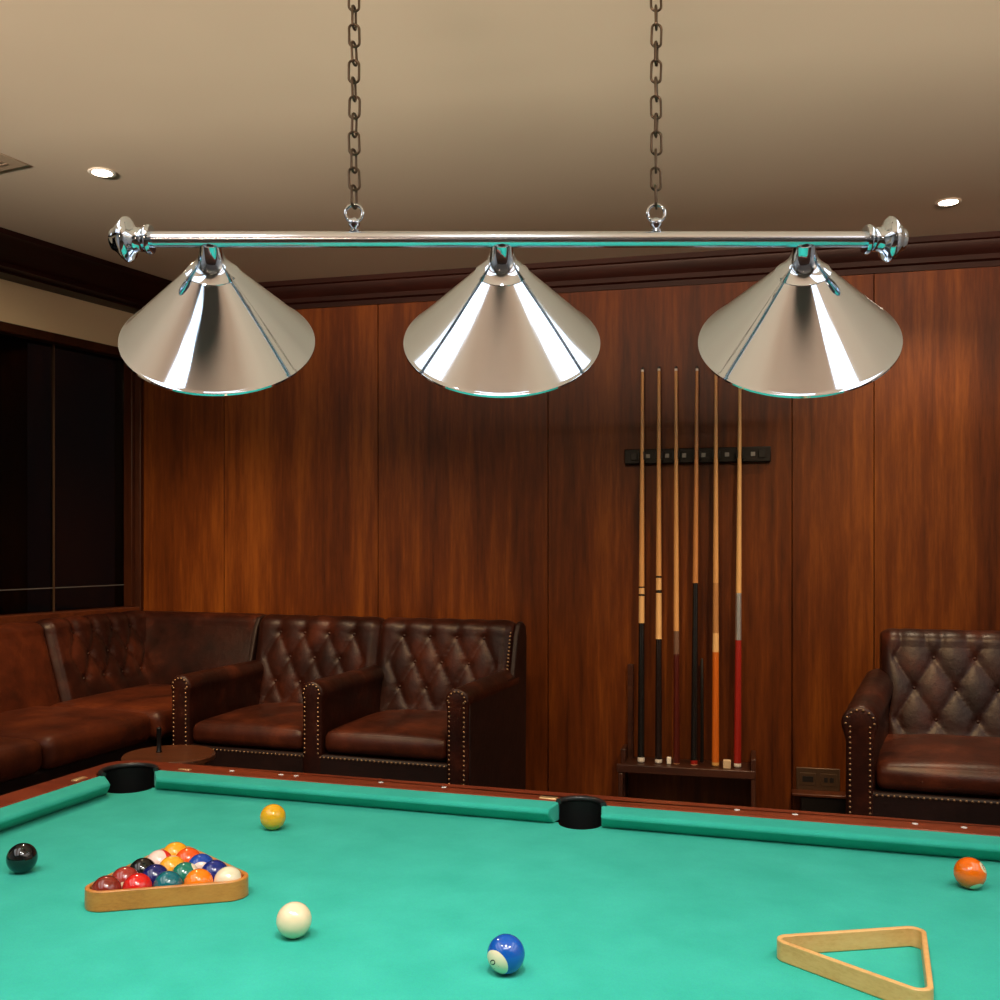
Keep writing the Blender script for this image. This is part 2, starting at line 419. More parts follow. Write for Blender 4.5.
# window
bm = bmesh.new()
box(bm, 0.012, 0.05, -0.11, 0.012, SILL, LINT); box(bm, 2.96, 3.0, -0.11, 0.012, SILL, LINT)
box(bm, 0.012, 3.0, -0.11, 0.014, LINT - 0.03, LINT + 0.012)
win = lw(struct('window_1', bm, M['trim_dark'], bevel=0.004))
bm = bmesh.new(); box(bm, 0.0, 3.02, -0.12, 0.035, SILL - 0.04, SILL); struct('window_sill', bm, M['trim'], parent=win, bevel=0.005)
bm = bmesh.new(); box(bm, 0.462, 0.468, -0.055, -0.035, SILL, LINT - 0.03); struct('window_mullion', bm, M['bronze'], parent=win)
bm = bmesh.new(); box(bm, 1.6, 1.608, -0.055, -0.035, SILL, LINT - 0.03); struct('window_mullion', bm, M['bronze'], parent=win)
bm = bmesh.new(); box(bm, 0.05, 2.96, -0.05, -0.041, 1.2, 1.204); struct('glazing_bar', bm, M['grey_metal'], parent=win)
for a, b in ((0.05, 0.462), (0.468, 1.6), (1.608, 2.96)):
    bm = bmesh.new(); box(bm, a, b, -0.048, -0.042, SILL, LINT - 0.03); struct('window_pane', bm, M['glass'], parent=win, smooth=False)
bm = bmesh.new(); box(bm, -0.3, 3.3, -1.3, -1.2, 0.0, 3.0); lw(struct('wall_outside', bm, plain('night_wall', (0.004, 0.004, 0.003), 0.9), smooth=False))
# cornices (mouldings extruded along the walls)
def cornice(name, prof, L, loc, rot, x0=0.0, sgn=1):
    bm = bmesh.new()
    A = [bm.verts.new((x0, sgn * y, z)) for y, z in prof]; B = [bm.verts.new((L, sgn * y, z)) for y, z in prof]
    n = len(prof); bm.faces.new(A); bm.faces.new(B[::-1])
    for i in range(n): bm.faces.new((A[i], A[(i + 1) % n], B[(i + 1) % n], B[i]))
    o = struct(name, bm, M['cornice'], angle=30); o.location = loc; o.rotation_euler.z = rot; return o
pb = [(0, CEIL), (0.062, CEIL), (0.062, CEIL - 0.022), (0.052, CEIL - 0.027), (0.046, CEIL - 0.05), (0.03, CEIL - 0.072), (0.026, CEIL - 0.078), (0.026, CEIL - 0.098), (0.012, CEIL - 0.104), (0.012, CEIL - 0.126), (0, CEIL - 0.126)]
cornice('trim_back', pb, 5.58, CORNER, WROT, 0.0, -1)
pl = [(0, CEIL), (0.34, CEIL), (0.34, CEIL - 0.022), (0.31, CEIL - 0.026), (0.26, CEIL - 0.048), (0.15, CEIL - 0.066), (0.14, CEIL - 0.072), (0.14, CEIL - 0.088), (0.10, CEIL - 0.094), (0.10, CEIL - 0.104), (0, CEIL - 0.104)]
cornice('trim_left', pl, 3.94, CORNER, LROT, 0.0, 1)
# vertical corner trim
bm = bmesh.new(); box(bm, 0.0, 0.035, -0.03, -0.002, 0, CEIL - 0.13); o = struct('trim_corner', bm, M['trim_dark'], bevel=0.003); o.location = CORNER; o.rotation_euler.z = WROT

# ------------------------------------------------------------------ recessed lights, vent
def spot(name, loc, target, power, col, size, blend=0.6, rad=0.03):
    l = bpy.data.lights.new(name, 'SPOT'); l.energy = power; l.color = col; l.spot_size = math.radians(size); l.spot_blend = blend; l.shadow_soft_size = rad
    o = bpy.data.objects.new(name, l); C.objects.link(o); o.location = loc
    o.rotation_euler = (Vector(target) - Vector(loc)).to_track_quat('-Z', 'Y').to_euler(); return o
WARM = (1.0, 0.76, 0.50)
def downlight(x, y, label, power, tgt=(0, 0.25), size=105):
    t = thing('recessed_downlight', label, 'ceiling light', (x, y, CEIL), 0, 'recessed ceiling downlights')
    bm = bmesh.new(); lathe(bm, [(0.032, -0.001), (0.044, -0.001), (0.046, -0.003), (0.041, -0.005), (0.033, -0.004), (0.032, -0.001)], 32, cap=False); obj('trim_ring', bm, M['pearl'], t)
    bm = bmesh.new(); lathe(bm, [(0.0325, -0.002), (0.0325, -0.004), (0.02, -0.007), (0.001, -0.008)], 32, cap=True); obj('lens', bm, M['lamp'], t)
    spot('downlight_spot', (x, y, CEIL - 0.03), (x + tgt[0], y + tgt[1], 0.0), power, WARM, size, 0.9, 0.03)
LIGHTS = [(-1.34, 3.385, 'glowing recessed ceiling downlight above the left end of the chrome bar'), (1.64, 3.676, 'glowing recessed ceiling downlight at the right, close to the panelled wall')]
for x, y, l in LIGHTS: downlight(x, y, l, 60, (-0.7, 0.1) if x < 0 else (0, 0.25), 158 if x < 0 else 105)
# vent
t = thing('ceiling_vent', 'flush tan air vent set in the ceiling at the far left', 'vent', (-1.844, 3.279, CEIL), math.radians(-24.3))
bm = bmesh.new(); box(bm, -0.25, 0.25, -0.15, 0.15, -0.005, 0); obj('vent_frame', bm, M['grille'], t, bevel=0.002)
bm = bmesh.new()
for k in range(12): box(bm, -0.20, 0.20, -0.118 + k * 0.0205, -0.110 + k * 0.0205, -0.0062, -0.0045)
obj('vent_slats', bm, M['grille_dark'], t)

# ------------------------------------------------------------------ billiard table
TROT = math.radians(-17.5); TX, TY = 0.0016, 1.690; FZ = 0.76
tc, ts = math.cos(TROT), math.sin(TROT)
def T(x, y, z=0.0): return Vector((TX + tc * x - ts * y, TY + ts * x + tc * y, z))
def Tinv(X, Y): return ((X - TX) * tc + (Y - TY) * ts, -(X - TX) * ts + (Y - TY) * tc)
HL, HW = 1.203, 0.6
table = thing('billiard_table', 'billiard table with green cloth, reddish wood rails and black pockets', 'billiard table', (TX, TY, 0), TROT)
def ring_loop(X1, Y1, sc, sr, cc, cr, outward):
    """rectangle (X1,Y1) with circular bulges (outward) or bites at four corners and two sides"""
    pts = []
    def arc(cx, cy, r, a0, a1, n=20):
        for i in range(n + 1):
            a = a0 + (a1 - a0) * i / n; pts.append((cx + r * math.cos(a), cy + r * math.sin(a)))
    cx, cy = cc
    dx = math.sqrt(cr * cr - (Y1 - cy) ** 2); dy = math.sqrt(cr * cr - (X1 - cx) ** 2)
    aw = math.atan2(dy * -1, X1 - cx)      # lower crossing with x = X1 (for ++ corner)
    bw = math.atan2(Y1 - cy, -dx)          # left crossing with y = Y1
    hs = math.sqrt(sr * sr - (Y1 - sc) ** 2)
    sa = math.atan2(Y1 - sc, hs); sb = math.atan2(Y1 - sc, -hs)
    def corner(qx, qy, rev):
        loc = []
        a0, a1 = aw, bw
        if outward:
            while a1 < a0: a1 += 2 * PI
        else:
            while a1 > a0: a1 -= 2 * PI
        for i in range(25):
            a = a0 + (a1 - a0) * i / 24; loc.append((qx * (cx + cr * math.cos(a)), qy * (cy + cr * math.sin(a))))
        if rev: loc.reverse()
        pts.extend(loc)
    def side(qy):
        a0, a1 = sa, sb
        if outward:
            while a1 < a0: a1 += 2 * PI
        else:
            while a1 > a0: a1 -= 2 * PI
        loc = [(-0.012 + sr * math.cos(a0 + (a1 - a0) * i / 24), qy * (sc + sr * math.sin(a0 + (a1 - a0) * i / 24))) for i in range(25)]
        if qy < 0: loc.reverse()
        pts.extend(loc)
    corner(1, 1, False); side(1); corner(-1, 1, True); corner(-1, -1, False); side(-1); corner(1, -1, True)
    return pts
# cloth bed
bm = bmesh.new()
lp = ring_loop(HL + 0.04, HW + 0.04, HW + 0.046, 0.050, (HL + 0.022, HW + 0.022), 0.064, False)
vs = [bm.verts.new((x, y, FZ)) for x, y in lp]; es = [bm.edges.new((vs[i], vs[(i + 1) % len(vs)])) for i in range(len(vs))]
bmesh.ops.triangle_fill(bm, edges=es, use_beauty=True)
g = bmesh.ops.extrude_face_region(bm, geom=bm.faces[:])
for v in g['geom']:
    if isinstance(v, bmesh.types.BMVert): v.co.z -= 0.03
obj('cloth_bed', bm, M['felt'], table, smooth=False)
# wood rails (one frame with pocket cut-outs)
bm = bmesh.new(); RZ = FZ + 0.043; OX, OY = HL + 0.150, HW + 0.150
inner = ring_loop(HL + 0.062, HW + 0.062, HW + 0.046, 0.057, (HL + 0.020, HW + 0.020), 0.078, True)
outer = []
for qx, qy, a0 in ((1, 1, 0), (-1, 1, PI / 2), (-1, -1, PI), (1, -1, 3 * PI / 2)):
    for i in range(9):
        a = a0 + PI / 2 * i / 8; outer.append((qx * (OX - 0.07) + 0.07 * math.cos(a), qy * (OY - 0.07) + 0.07 * math.sin(a)))
es = []
for lp in (inner, outer):
    vs = [bm.verts.new((x, y, RZ)) for x, y in lp]; es += [bm.edges.new((vs[i], vs[(i + 1) % len(vs)])) for i in range(len(vs))]
bmesh.ops.triangle_fill(bm, edges=es, use_beauty=True)
g = bmesh.ops.extrude_face_region(bm, geom=bm.faces[:])
for v in g['geom']:
    if isinstance(v, bmesh.types.BMVert): v.co.z -= 0.11
obj('wooden_rail', bm, M['rail'], table, smooth=False, bevel=0.007, seg=3)
# cushions
CP = [(0.0, 0.0335), (-0.002, 0.029), (0.008, 0.018), (0.030, 0.0), (0.062, 0.0), (0.062, 0.0425), (0.052, 0.0425), (0.012, 0.0395), (0.003, 0.0375)]  # (depth from nose, height)
def cushion_rail(a, b, cut_a, cut_b, place):
    """nose runs from a to b; ends cut back by cut*depth"""
    bm = bmesh.new()
    A = []; B = []
    for d, h in CP:
        dd = max(0, d)
        A.append(bm.verts.new(place(a + cut_a * dd, d, FZ + h))); B.append(bm.verts.new(place(b - cut_b * dd, d, FZ + h)))
    n = len(CP); bm.faces.new(A); bm.faces.new(B[::-1])
    for i in range(n): bm.faces.new((A[i], A[(i + 1) % n], B[(i + 1) % n], B[i]))
    return obj('rail_cushion', bm, M['felt'], table, bevel=0.003, seg=2, angle=50)
CE, SE = 0.080, 0.056
for sy in (1, -1):
    cushion_rail(-HL + CE, -0.076, -0.85, -0.2, lambda s, d, z, sy=sy: (s, sy * (HW + d), z))
    cushion_rail(0.047, HL - CE, -0.2, -0.85, lambda s, d, z, sy=sy: (s, sy * (HW + d), z))
for sx in (1, -1):
    cushion_rail(-HW + CE, HW - CE, -0.85, -0.85, lambda s, d, z, sx=sx: (sx * (HL + d), s, z))
# pockets
def pocket(cx, cy, r, ang, half):
    bm = bmesh.new()
    lathe(bm, [(r * 0.55, FZ - 0.14), (r, FZ - 0.11), (r + 0.001, FZ - 0.03)], 40, cap=False, off=(cx, cy, 0))
    # wall above the cloth only on the outer side
    lathe(bm, [(r + 0.001, FZ - 0.03), (r + 0.004, FZ + 0.01), (r + 0.004, FZ + 0.040), (r + 0.012, FZ + 0.040)], 40, cap=False, off=(cx, cy, 0), a0=ang - half, a1=ang + half)
    lathe(bm, [(r * 0.55, FZ - 0.14), (0.001, FZ - 0.145)], 40, cap=False, off=(cx, cy, 0))
    p = obj('pocket', bm, M['black'], table, angle=50)
    bm = bmesh.new()
    tube(bm, [(cx + (r + 0.006) * math.cos(ang - half + 2 * half * i / 40), cy + (r + 0.006) * math.sin(ang - half + 2 * half * i / 40), FZ + 0.0445) for i in range(41)], 0.0068, 12)
    obj('pocket_rim', bm, M['rim'], p, angle=80)
for sy in (1, -1): pocket(-0.012, sy * (HW + 0.046), 0.0475, sy * PI / 2, 1.45)
for sx in (1, -1):
    for sy in (1, -1): pocket(sx * (HL + 0.022), sy * (HW + 0.022), 0.063, math.atan2(sy, sx), 1.95)
# pearl sights on the far rail, where seen
for px in (232, 281, 296, 381, 444, 737, 795, 915, 964):
    k = (px - 500) / FOC; yl = HW + 0.108
    # solve x_local so that X = k*Y
    xl = (k * (TY + tc * yl) - (TX - ts * yl)) / (tc - k * ts)
    bm = bmesh.new(); lathe(bm, [(0.0065, RZ - 0.002), (0.0065, RZ + 0.0006), (0.004, RZ + 0.0012)], 16, off=(xl, yl, 0)); obj('rail_sight', bm, M['pearl'], table)
for xl, yl, rz in ((-0.098, HW + 0.085, 0), (-HL - 0.085, HW - 0.09, PI / 2)):
    bm = bmesh.new(); hx, hy = (0.021, 0.009) if rz == 0 else (0.009, 0.021)
    box(bm, xl - hx, xl + hx, yl - hy, yl + hy, RZ - 0.003, RZ + 0.002); obj('pocket_plate', bm, M['brass'], table, bevel=0.002)
bm = bmesh.new(); box(bm, -HL + 0.115 - 0.005 - 0.02, -HL + 0.125, HW + 0.078, HW + 0.09, RZ - 0.003, RZ + 0.0015); obj('pocket_plate', bm, M['brass'], table, bevel=0.001)
# body and legs
bm = bmesh.new(); box(bm, -HL - 0.09, HL + 0.09, -HW - 0.09, HW + 0.09, 0.56, 0.612); box(bm, -HL - 0.1, HL + 0.1, HW + 0.07, HW + 0.11, 0.56, 0.70); box(bm, -HL - 0.1, HL + 0.1, -HW - 0.11, -HW - 0.07, 0.56, 0.70)
box(bm, HL + 0.07, HL + 0.11, -HW - 0.07, HW + 0.07, 0.56, 0.70); box(bm, -HL - 0.11, -HL - 0.07, -HW - 0.07, HW + 0.07, 0.56, 0.70)
obj('apron', bm, M['rail'], table, smooth=False)
for sx in (1, -1):
    for sy in (1, -1):
        bm = bmesh.new(); lathe(bm, [(0.05, 0), (0.06, 0.02), (0.045, 0.05), (0.075, 0.3), (0.06, 0.4), (0.08, 0.45), (0.08, 0.56)], 24, off=(sx * (HL - 0.1), sy * (HW - 0.1), 0)); obj('leg', bm, M['rail'], table)

# ------------------------------------------------------------------ balls
CREAM = (0.80, 0.68, 0.45)
YL, BL, RD, NV, OR, GR, MR, BK = (0.86, 0.42, 0.015), (0.006, 0.05, 0.36), (0.62, 0.014, 0.01), (0.008, 0.012, 0.10), (0.88, 0.20, 0.006), (0.008, 0.16, 0.10), (0.20, 0.022, 0.012), (0.006, 0.006, 0.006)
TEAL = (0.006, 0.12, 0.14)
def at(px, py, z):
    Y = (EYE - z) * FOC / (py - HOR); return Vector(((px - 500) / FOC * Y, Y, z))
def ball(loc, mat, label, axis=(0, 0, 1), spin=0, num=None, numdir='X', group=None, numscale=0.45, rad=1.0, xdir=None):
    bm = bmesh.new(); bmesh.ops.create_uvsphere(bm, u_segments=48, v_segments=28, radius=BALL_R * rad)
    o = obj('billiard_ball', bm, mat, None, angle=180); o.location = loc
    q = Vector(axis).normalized().to_track_quat('Z', 'Y') @ Quaternion((0, 0, 1), spin)
    if xdir:
        zv = Vector(axis).normalized(); xv = Vector(xdir); xv = (xv - zv * xv.dot(zv)).normalized(); yv = zv.cross(xv)
        q = Matrix((xv, yv, zv)).transposed().to_quaternion()
    o.rotation_mode = 'QUATERNION'; o.rotation_quaternion = q
    tag(o, label, 'billiard ball', group)
    if num:
        cu = bpy.data.curves.new('t', 'FONT'); cu.body = num; cu.size = BALL_R * numscale; cu.align_x = 'CENTER'; cu.align_y = 'CENTER'
        to = bpy.data.objects.new('t', cu); C.objects.link(to)
        me = bpy.data.meshes.new_from_object(to.evaluated_get(bpy.context.evaluated_depsgraph_get()))
        bpy.data.objects.remove(to)
        b2 = bmesh.new(); b2.from_mesh(me); bmesh.ops.triangulate(b2, faces=b2.faces[:])
        for v in b2.verts:
            x, y = v.co.x, v.co.y
            w = Vector((x, y, math.sqrt(max(1e-8, BALL_R ** 2 - x * x - y * y))))
            v.co = w * 1.004 if numdir == 'Z' else Vector((w.z, w.x, w.y)) * 1.004
        obj('number', b2, M['black_plastic'], o, smooth=False)
    return o
bz = FZ + BALL_R
# loose balls
ball(at(22, 858, bz), ball_mat('ball_black', BK), 'glossy black ball alone by the left cushion')
ball(at(273, 817, bz), ball_mat('ball_yellow', YL), 'plain yellow ball alone near the far cushion')
ball(at(294, 920, bz), ball_mat('ball_cue', (0.88, 0.69, 0.44)), 'cream white cue ball alone on the open cloth')
ball(at(506, 954, bz), ball_mat('ball_blue_striped', (0.006, 0.085, 0.40), 0.73), 'blue ball with a cream cap facing left, alone on the open cloth', (-0.60, -0.75, -0.26), 2.2, '10', 'Z', numscale=0.6)
ball(at(970, 873, bz), ball_mat('ball_orange_striped', (0.9, 0.15, 0.003), 0.905, 1.0, True), 'orange ball with a cream cap below, alone near the right edge', (0.14, -0.63, -0.76), 0.6, '13', 'X', xdir=(0.62, -0.75, 0.0))
# racked balls
TRI1 = Vector((-0.612, 1.868, 0)); A1 = math.radians(104.0)
TRI2 = Vector((0.560, 1.512, 0)); A2 = math.radians(39.5)
RR = 0.0262
def trikit(c, a0):
    rc = 8 * RR / math.sqrt(3)
    return [c + Vector((math.cos(a0 + k * 2 * PI / 3), math.sin(a0 + k * 2 * PI / 3), 0)) * rc for k in range(3)]
P = trikit(TRI1, A1)   # back apex, front-left, front-right
apex, fl, fr = P
spec = {
 (4, 0): ('maroon_solid', MR, None, True, 'maroon brown ball at the front left corner of the racked balls', (0.2, -0.3, 0.9)),
 (4, 1): ('red_solid', RD, None, False, 'bright red ball, second from the left in the front row of the rack', (0, 0, 1)),
 (4, 2): ('teal_solid', TEAL, None, False, 'dark teal ball in the middle of the front row of the rack', (0, 0, 1)),
 (4, 3): ('orange_solid', OR, None, False, 'plain orange ball in the front row of the rack, beside the cream one', (0, 0, 1)),
 (4, 4): ('cream_striped', (0.55, 0.12, 0.02), 0.25, False, 'mostly cream ball at the front right corner of the rack', (-0.1, -0.75, 0.62)),
 (3, 0): ('maroon_striped', (0.30, 0.03, 0.02), 0.80, False, 'dark red striped ball behind the maroon corner ball', (0.3, -0.85, -0.35)),
 (3, 1): ('navy_solid', NV, None, False, 'navy ball behind the red and teal balls of the rack', (0, 0, 1)),
 (3, 2): ('green_solid', GR, 0.9, False, 'green ball with a cream spot behind the teal and orange balls', (0.75, 0.1, 0.6)),
 (3, 3): ('blue_solid', (0.008, 0.02, 0.16), None, True, 'dark blue ball behind the cream corner ball of the rack', (0, 0, 1)),
 (2, 0): ('black_rack', BK, None, False, 'black ball on the left edge of the racked balls', (0, 0, 1)),
 (2, 1): ('yellow_green', (0.86, 0.36, 0.02), 0.93, False, 'yellow orange ball at the heart of the racked balls', (0, 0.3, 0.9)),
 (2, 2): ('blue_white', (0.01, 0.06, 0.32), 0.62, False, 'blue striped ball with a pinkish white side on the right edge of the rack', (0.25, -0.8, -0.15)),
 (1, 0): ('cream_red', (0.70, 0.03, 0.02), 0.30, False, 'cream ball with a red patch, left of the two behind the apex', (-0.45, -0.75, 0.4)),
 (1, 1): ('red_orange', (0.80, 0.09, 0.01), None, False, 'red orange ball half hidden, right of the two behind the apex', (0, 0, 1)),
 (0, 0): ('orange_white', (0.88, 0.36, 0.015), 0.80, False, 'orange yellow ball with a white patch at the far apex of the rack', (0.0, -0.85, -0.45)),
}
for (r, k), (nm, col, cap, sp, lab, ax) in spec.items():
    if r == 0: p = apex.copy()
    else:
        a = apex.lerp(fl, r / 4); b = apex.lerp(fr, r / 4); p = a.lerp(b, k / r)
    base = CREAM if nm not in ('blue_white', 'cream_red') else (0.82, 0.58, 0.47)
    ball(Vector((p.x, p.y, FZ + RR + 0.0002)), ball_mat('ball_' + nm, col, cap, RR / BALL_R, sp, base=base), lab, ax, 0.4, None, 'X', 'balls packed in the wooden triangle', rad=RR / BALL_R)
# triangles
def triangle(center, a0, h, m, name_label, rc, cr):
    bm = bmesh.new()
    def loop(off):
        pts = []
        for k in range(3):
            a = a0 + k * 2 * PI / 3; c = Vector((math.cos(a), math.sin(a), 0)) * rc
            for i in range(13):
                b = a - PI / 3 + (2 * PI / 3) * i / 12; pts.append((c.x + off * math.cos(b), c.y + off * math.sin(b)))
        return pts
    li, lo = loop(cr), loop(cr + 0.0084)
    n = len(li); R = []
    for pts, z in ((li, 0.0), (lo, 0.0), (lo, h), (li, h)): R.append([bm.verts.new((x, y, z)) for x, y in pts])
    for j in range(4):
        A = R[j]; B = R[(j + 1) % 4]
        for i in range(n): bm.faces.new((A[i], A[(i + 1) % n], B[(i + 1) % n], B[i]))
    o = obj('ball_rack_triangle', bm, m, None, bevel=0.0018, seg=2, angle=35); o.location = (center.x, center.y, FZ + 0.0002)
    return tag(o, name_label, 'ball rack')
triangle(TRI1, A1, 0.036, M['triangle_d'], 'amber wooden triangle packed with coloured balls', 8 * RR / math.sqrt(3), RR + 0.0008)
triangle(TRI2, A2, 0.031, M['triangle_l'], 'empty pale wooden triangle lying on the cloth at the right', 0.118, 0.0125)

# ------------------------------------------------------------------ settee (two joined club seats)
def club_back(parent, x, w, zb, zt, yb, yt, thick, tufts, amp=0.016, mat='leather'):
    bm = back_cushion(w, zb, zt, yb, yt, thick, tufts, amp)
    bmesh.ops.translate(bm, verts=bm.verts[:], vec=(x, 0, 0))
    o = obj('backrest', bm, M[mat], parent, angle=60)
    if tufts:
        dx, dz, u0, z0, ul, zl, zh = tufts
        for k in range(-14, 15):
            for l in range(-8, 9):
                if (k + l) % 2: continue
                u = u0 + k / 2 * dx; z = z0 + l * dz
                if abs(u) <= ul and zl <= z <= zh:
                    y = yb + (yt - yb) * (z - zb) / (zt - 0.055 - zb)
                    b2 = bmesh.new(); dome(b2, (x + u, y + 0.005, z), (0, -1, 0.15), 0.0075, 10)
                    obj('upholstery_button', b2, M['leather'], o, angle=80)
    return o
sp = F(-1.8485, 3.327, PLAT)
settee = thing('settee', 'two-seat tufted brown leather settee with brass nail trim, against the panelled wall', 'settee', sp, FROT)
AH = 0.612; AW = 0.040
for cx in (-0.578, 0.0, 0.578):
    o = obj('armrest', arm_mesh(AH, AW, 0.046, 0.0, 0.60, lambda t, cx=cx: cx), M['leather'], settee, angle=50)
    obj('nail_trim', arm_nails(AH, AW, 0.046, -0.001, cx, 0.05 if cx > 0.5 or cx < -0.5 else 0.345), M['nail'], o)
for s in (-1, 1):
    x = s * 0.289
    obj('seat_cushion', cushion(x - 0.248, x + 0.248, 0.010, 0.56, 0.342, 0.425, 0.03, 0.03, 16, 0.004, 0.008), M['leather_seat'], settee, angle=70)
    club_back(settee, x + s * 0.008, 0.60, 0.34, 0.805, 0.50, 0.585, 0.13, (0.120, 0.105, 0.0, 0.63, 0.235, 0.44, 0.76), 0.012)
bm = bmesh.new(); box(bm, -0.618, 0.618, 0.004, 0.70, 0.03, 0.34)
fr_ = obj('base_frame', bm, M['leather_side'], settee, bevel=0.01)
obj('nail_trim', row_nails(-0.53, 0.53, 0.003, 0.330), M['nail'], fr_)
for s in (-1, 1):
    bm = bmesh.new(); pr = [(0.02, 0.03), (0.70, 0.03), (0.715, 0.74), (0.700, 0.785), (0.66, 0.803), (0.62, 0.795), (0.59, 0.75), (0.54, 0.59), (0.02, 0.56)]
    A = [bm.verts.new((s * 0.60, y, z)) for y, z in pr]; B = [bm.verts.new((s * 0.622, y, z)) for y, z in pr]
    bm.faces.new(A); bm.faces.new(B[::-1])
    for i in range(9): bm.faces.new((A[i], A[(i + 1) % 9], B[(i + 1) % 9], B[i]))
    obj('side_panel', bm, M['leather_side'], settee, bevel=0.006)
b2 = bmesh.new()
for i in range(12): dome(b2, (0.588 , 0.548 + 0.006 * i * 0.7, 0.60 + i * 0.0145), (0.2, -1, 0.2), 0.0055)
obj('nail_trim', b2, M['nail'], settee)
for x in (-0.56, 0.56):
    for y in (0.06, 0.64):
        bm = bmesh.new(); lathe(bm, [(0.018, 0), (0.024, 0.03)], 12, off=(x, y, 0)); obj('foot', bm, M['black_plastic'], settee)

# ------------------------------------------------------------------ right armchair
chair_front = Vector((1.139, 3.18, 0)); CROT = math.atan(-0.30); cc_, cs_ = math.cos(CROT), math.sin(CROT)
CW = 0.37   # half distance between arm centres at the front
cp = chair_front + Vector((cc_, cs_, 0)) * CW
chair = thing('armchair', 'tufted oxblood leather armchair with rolled arms at the right edge', 'armchair', (cp.x, cp.y, PLAT), CROT)
for s in (-1, 1):
    o = obj('armrest', arm_mesh(0.61, 0.042, 0.056, 0.0, 0.62, lambda t, s=s: s * (CW - 0.10 * t), rise=0.05), M['leather'], chair, angle=50)
    obj('nail_trim', arm_nails(0.61, 0.042, 0.056, -0.001, s * CW, 0.05), M['nail'], o)
obj('seat_cushion', cushion(-CW + 0.050, CW - 0.050, 0.008, 0.58, 0.342, 0.425, 0.03, 0.035, 18, 0.004, 0.01), M['leather_seat'], chair, angle=70)
club_back(chair, 0.01, 0.545, 0.34, 0.805, 0.48, 0.60, 0.13, (0.138, 0.108, -0.026, 0.60, 0.235, 0.44, 0.77), 0.011)
bm = bmesh.new(); prism(bm, [(-CW - 0.03, 0.004), (CW + 0.03, 0.004), (CW - 0.07, 0.66), (-CW + 0.07, 0.66)], 0.03, 0.34)
fr_ = obj('base_frame', bm, M['leather_side'], chair, bevel=0.01)
obj('nail_trim', row_nails(-CW + 0.05, CW - 0.05, 0.003, 0.330), M['nail'], fr_)
for x, y in ((-0.33, 0.06), (0.33, 0.06), (-0.26, 0.6), (0.26, 0.6)):
    if True:
        bm = bmesh.new(); lathe(bm, [(0.018, 0), (0.024, 0.03)], 12, off=(x, y, 0)); obj('foot', bm, M['black_plastic'], chair)

# ------------------------------------------------------------------ corner banquette (in the same frame as the settee)
bq = thing('corner_sofa', 'long built-in brown leather corner sofa under the dark window', 'sofa', F(-3.03, 3.3, PLAT), FROT)
def BF(x, y): return (x + 3.03, y - 3.3)
def turned(bm, x, y):                       # a back built facing -y is turned to face +x and set along the left wall
    bmesh.ops.rotate(bm, verts=bm.verts[:], matrix=Matrix.Rotation(PI / 2, 3, 'Z')); X, Y = BF(x, y)
    bmesh.ops.translate(bm, verts=bm.verts[:], vec=(X, Y, 0)); return bm
ZS = 0.48
# after turning, local -y faces +x; rear (+y) goes to -x
def left_back(y0, y1, tufts, mat):
    w = (y1 - y0) - 0.006
    bm = back_cushion(w, 0.40, 0.80, 0.0, 0.105, 0.12, tufts, 0.015, belly=0.0 if tufts else 0.012)
    o = obj('backrest', turned(bm, -3.045, (y0 + y1) / 2), M[mat], bq, angle=60)
    if tufts:
        dx, dz, u0, z0, ul, zl, zh = tufts
        for k in range(-14, 15):
            for l in range(-8, 9):
                if (k + l) % 2: continue
                u = u0 + k / 2 * dx; z = z0 + l * dz
                if abs(u) <= ul and zl <= z <= zh:
                    b2 = bmesh.new(); dome(b2, (u, 0.105 * (z - 0.40) / 0.345 + 0.005, z), (0, -1, 0.15), 0.0075, 10)
                    obj('upholstery_button', turned(b2, -3.045, (y0 + y1) / 2), M['leather'], o, angle=80)
left_back(2.78, 3.42, None, 'leather_tan'); left_back(2.14, 2.78, None, 'leather_tan')
left_back(3.42, 4.10, (0.125, 0.10, 0.0, 0.64, 0.24, 0.52, 0.76), 'leather')
bm = back_cushion(0.74, 0.40, 0.80, 0.0, 0.09, 0.12, None, 0.0, belly=0.03); X, Y = BF(-2.87, 3.95)
bmesh.ops.translate(bm, verts=bm.verts[:], vec=(X, Y, 0)); obj('backrest', bm, M['leather'], bq, angle=60)
for (y0, y1) in ((2.14, 2.735), (2.735, 3.30)):
    bm = cushion(y0 + 0.003, y1 - 0.003, -0.51, 0.06, ZS - 0.13, ZS - 0.012, 0.04, 0.014, 16, 0.003, 0.01)
    # built with front at -y; turn so that the front faces +x
    obj('seat_cushion', (bmesh.ops.rotate(bm, verts=bm.verts[:], matrix=Matrix.Rotation(PI / 2, 3, 'Z')), bmesh.ops.translate(bm, verts=bm.verts[:], vec=(0.0, -3.3, 0)), bm)[2], M['leather_tan'], bq, angle=70)
X0, Y0 = BF(-3.07, 3.304); X1, Y1 = BF(-2.505, 3.98)
obj('seat_cushion', cushion(X0, X1, Y0, Y1, ZS - 0.13, ZS - 0.012, 0.04, 0.014, 16, 0.003, 0.0), M['leather_tan'], bq, angle=70)
bm = bmesh.new(); a, b = BF(-3.24, 2.14); c, d = BF(-2.56, 4.14); box(bm, a, c, b, d, 0.0, ZS - 0.125); obj('sofa_base', bm, M['leather_side'], bq, bevel=0.012)

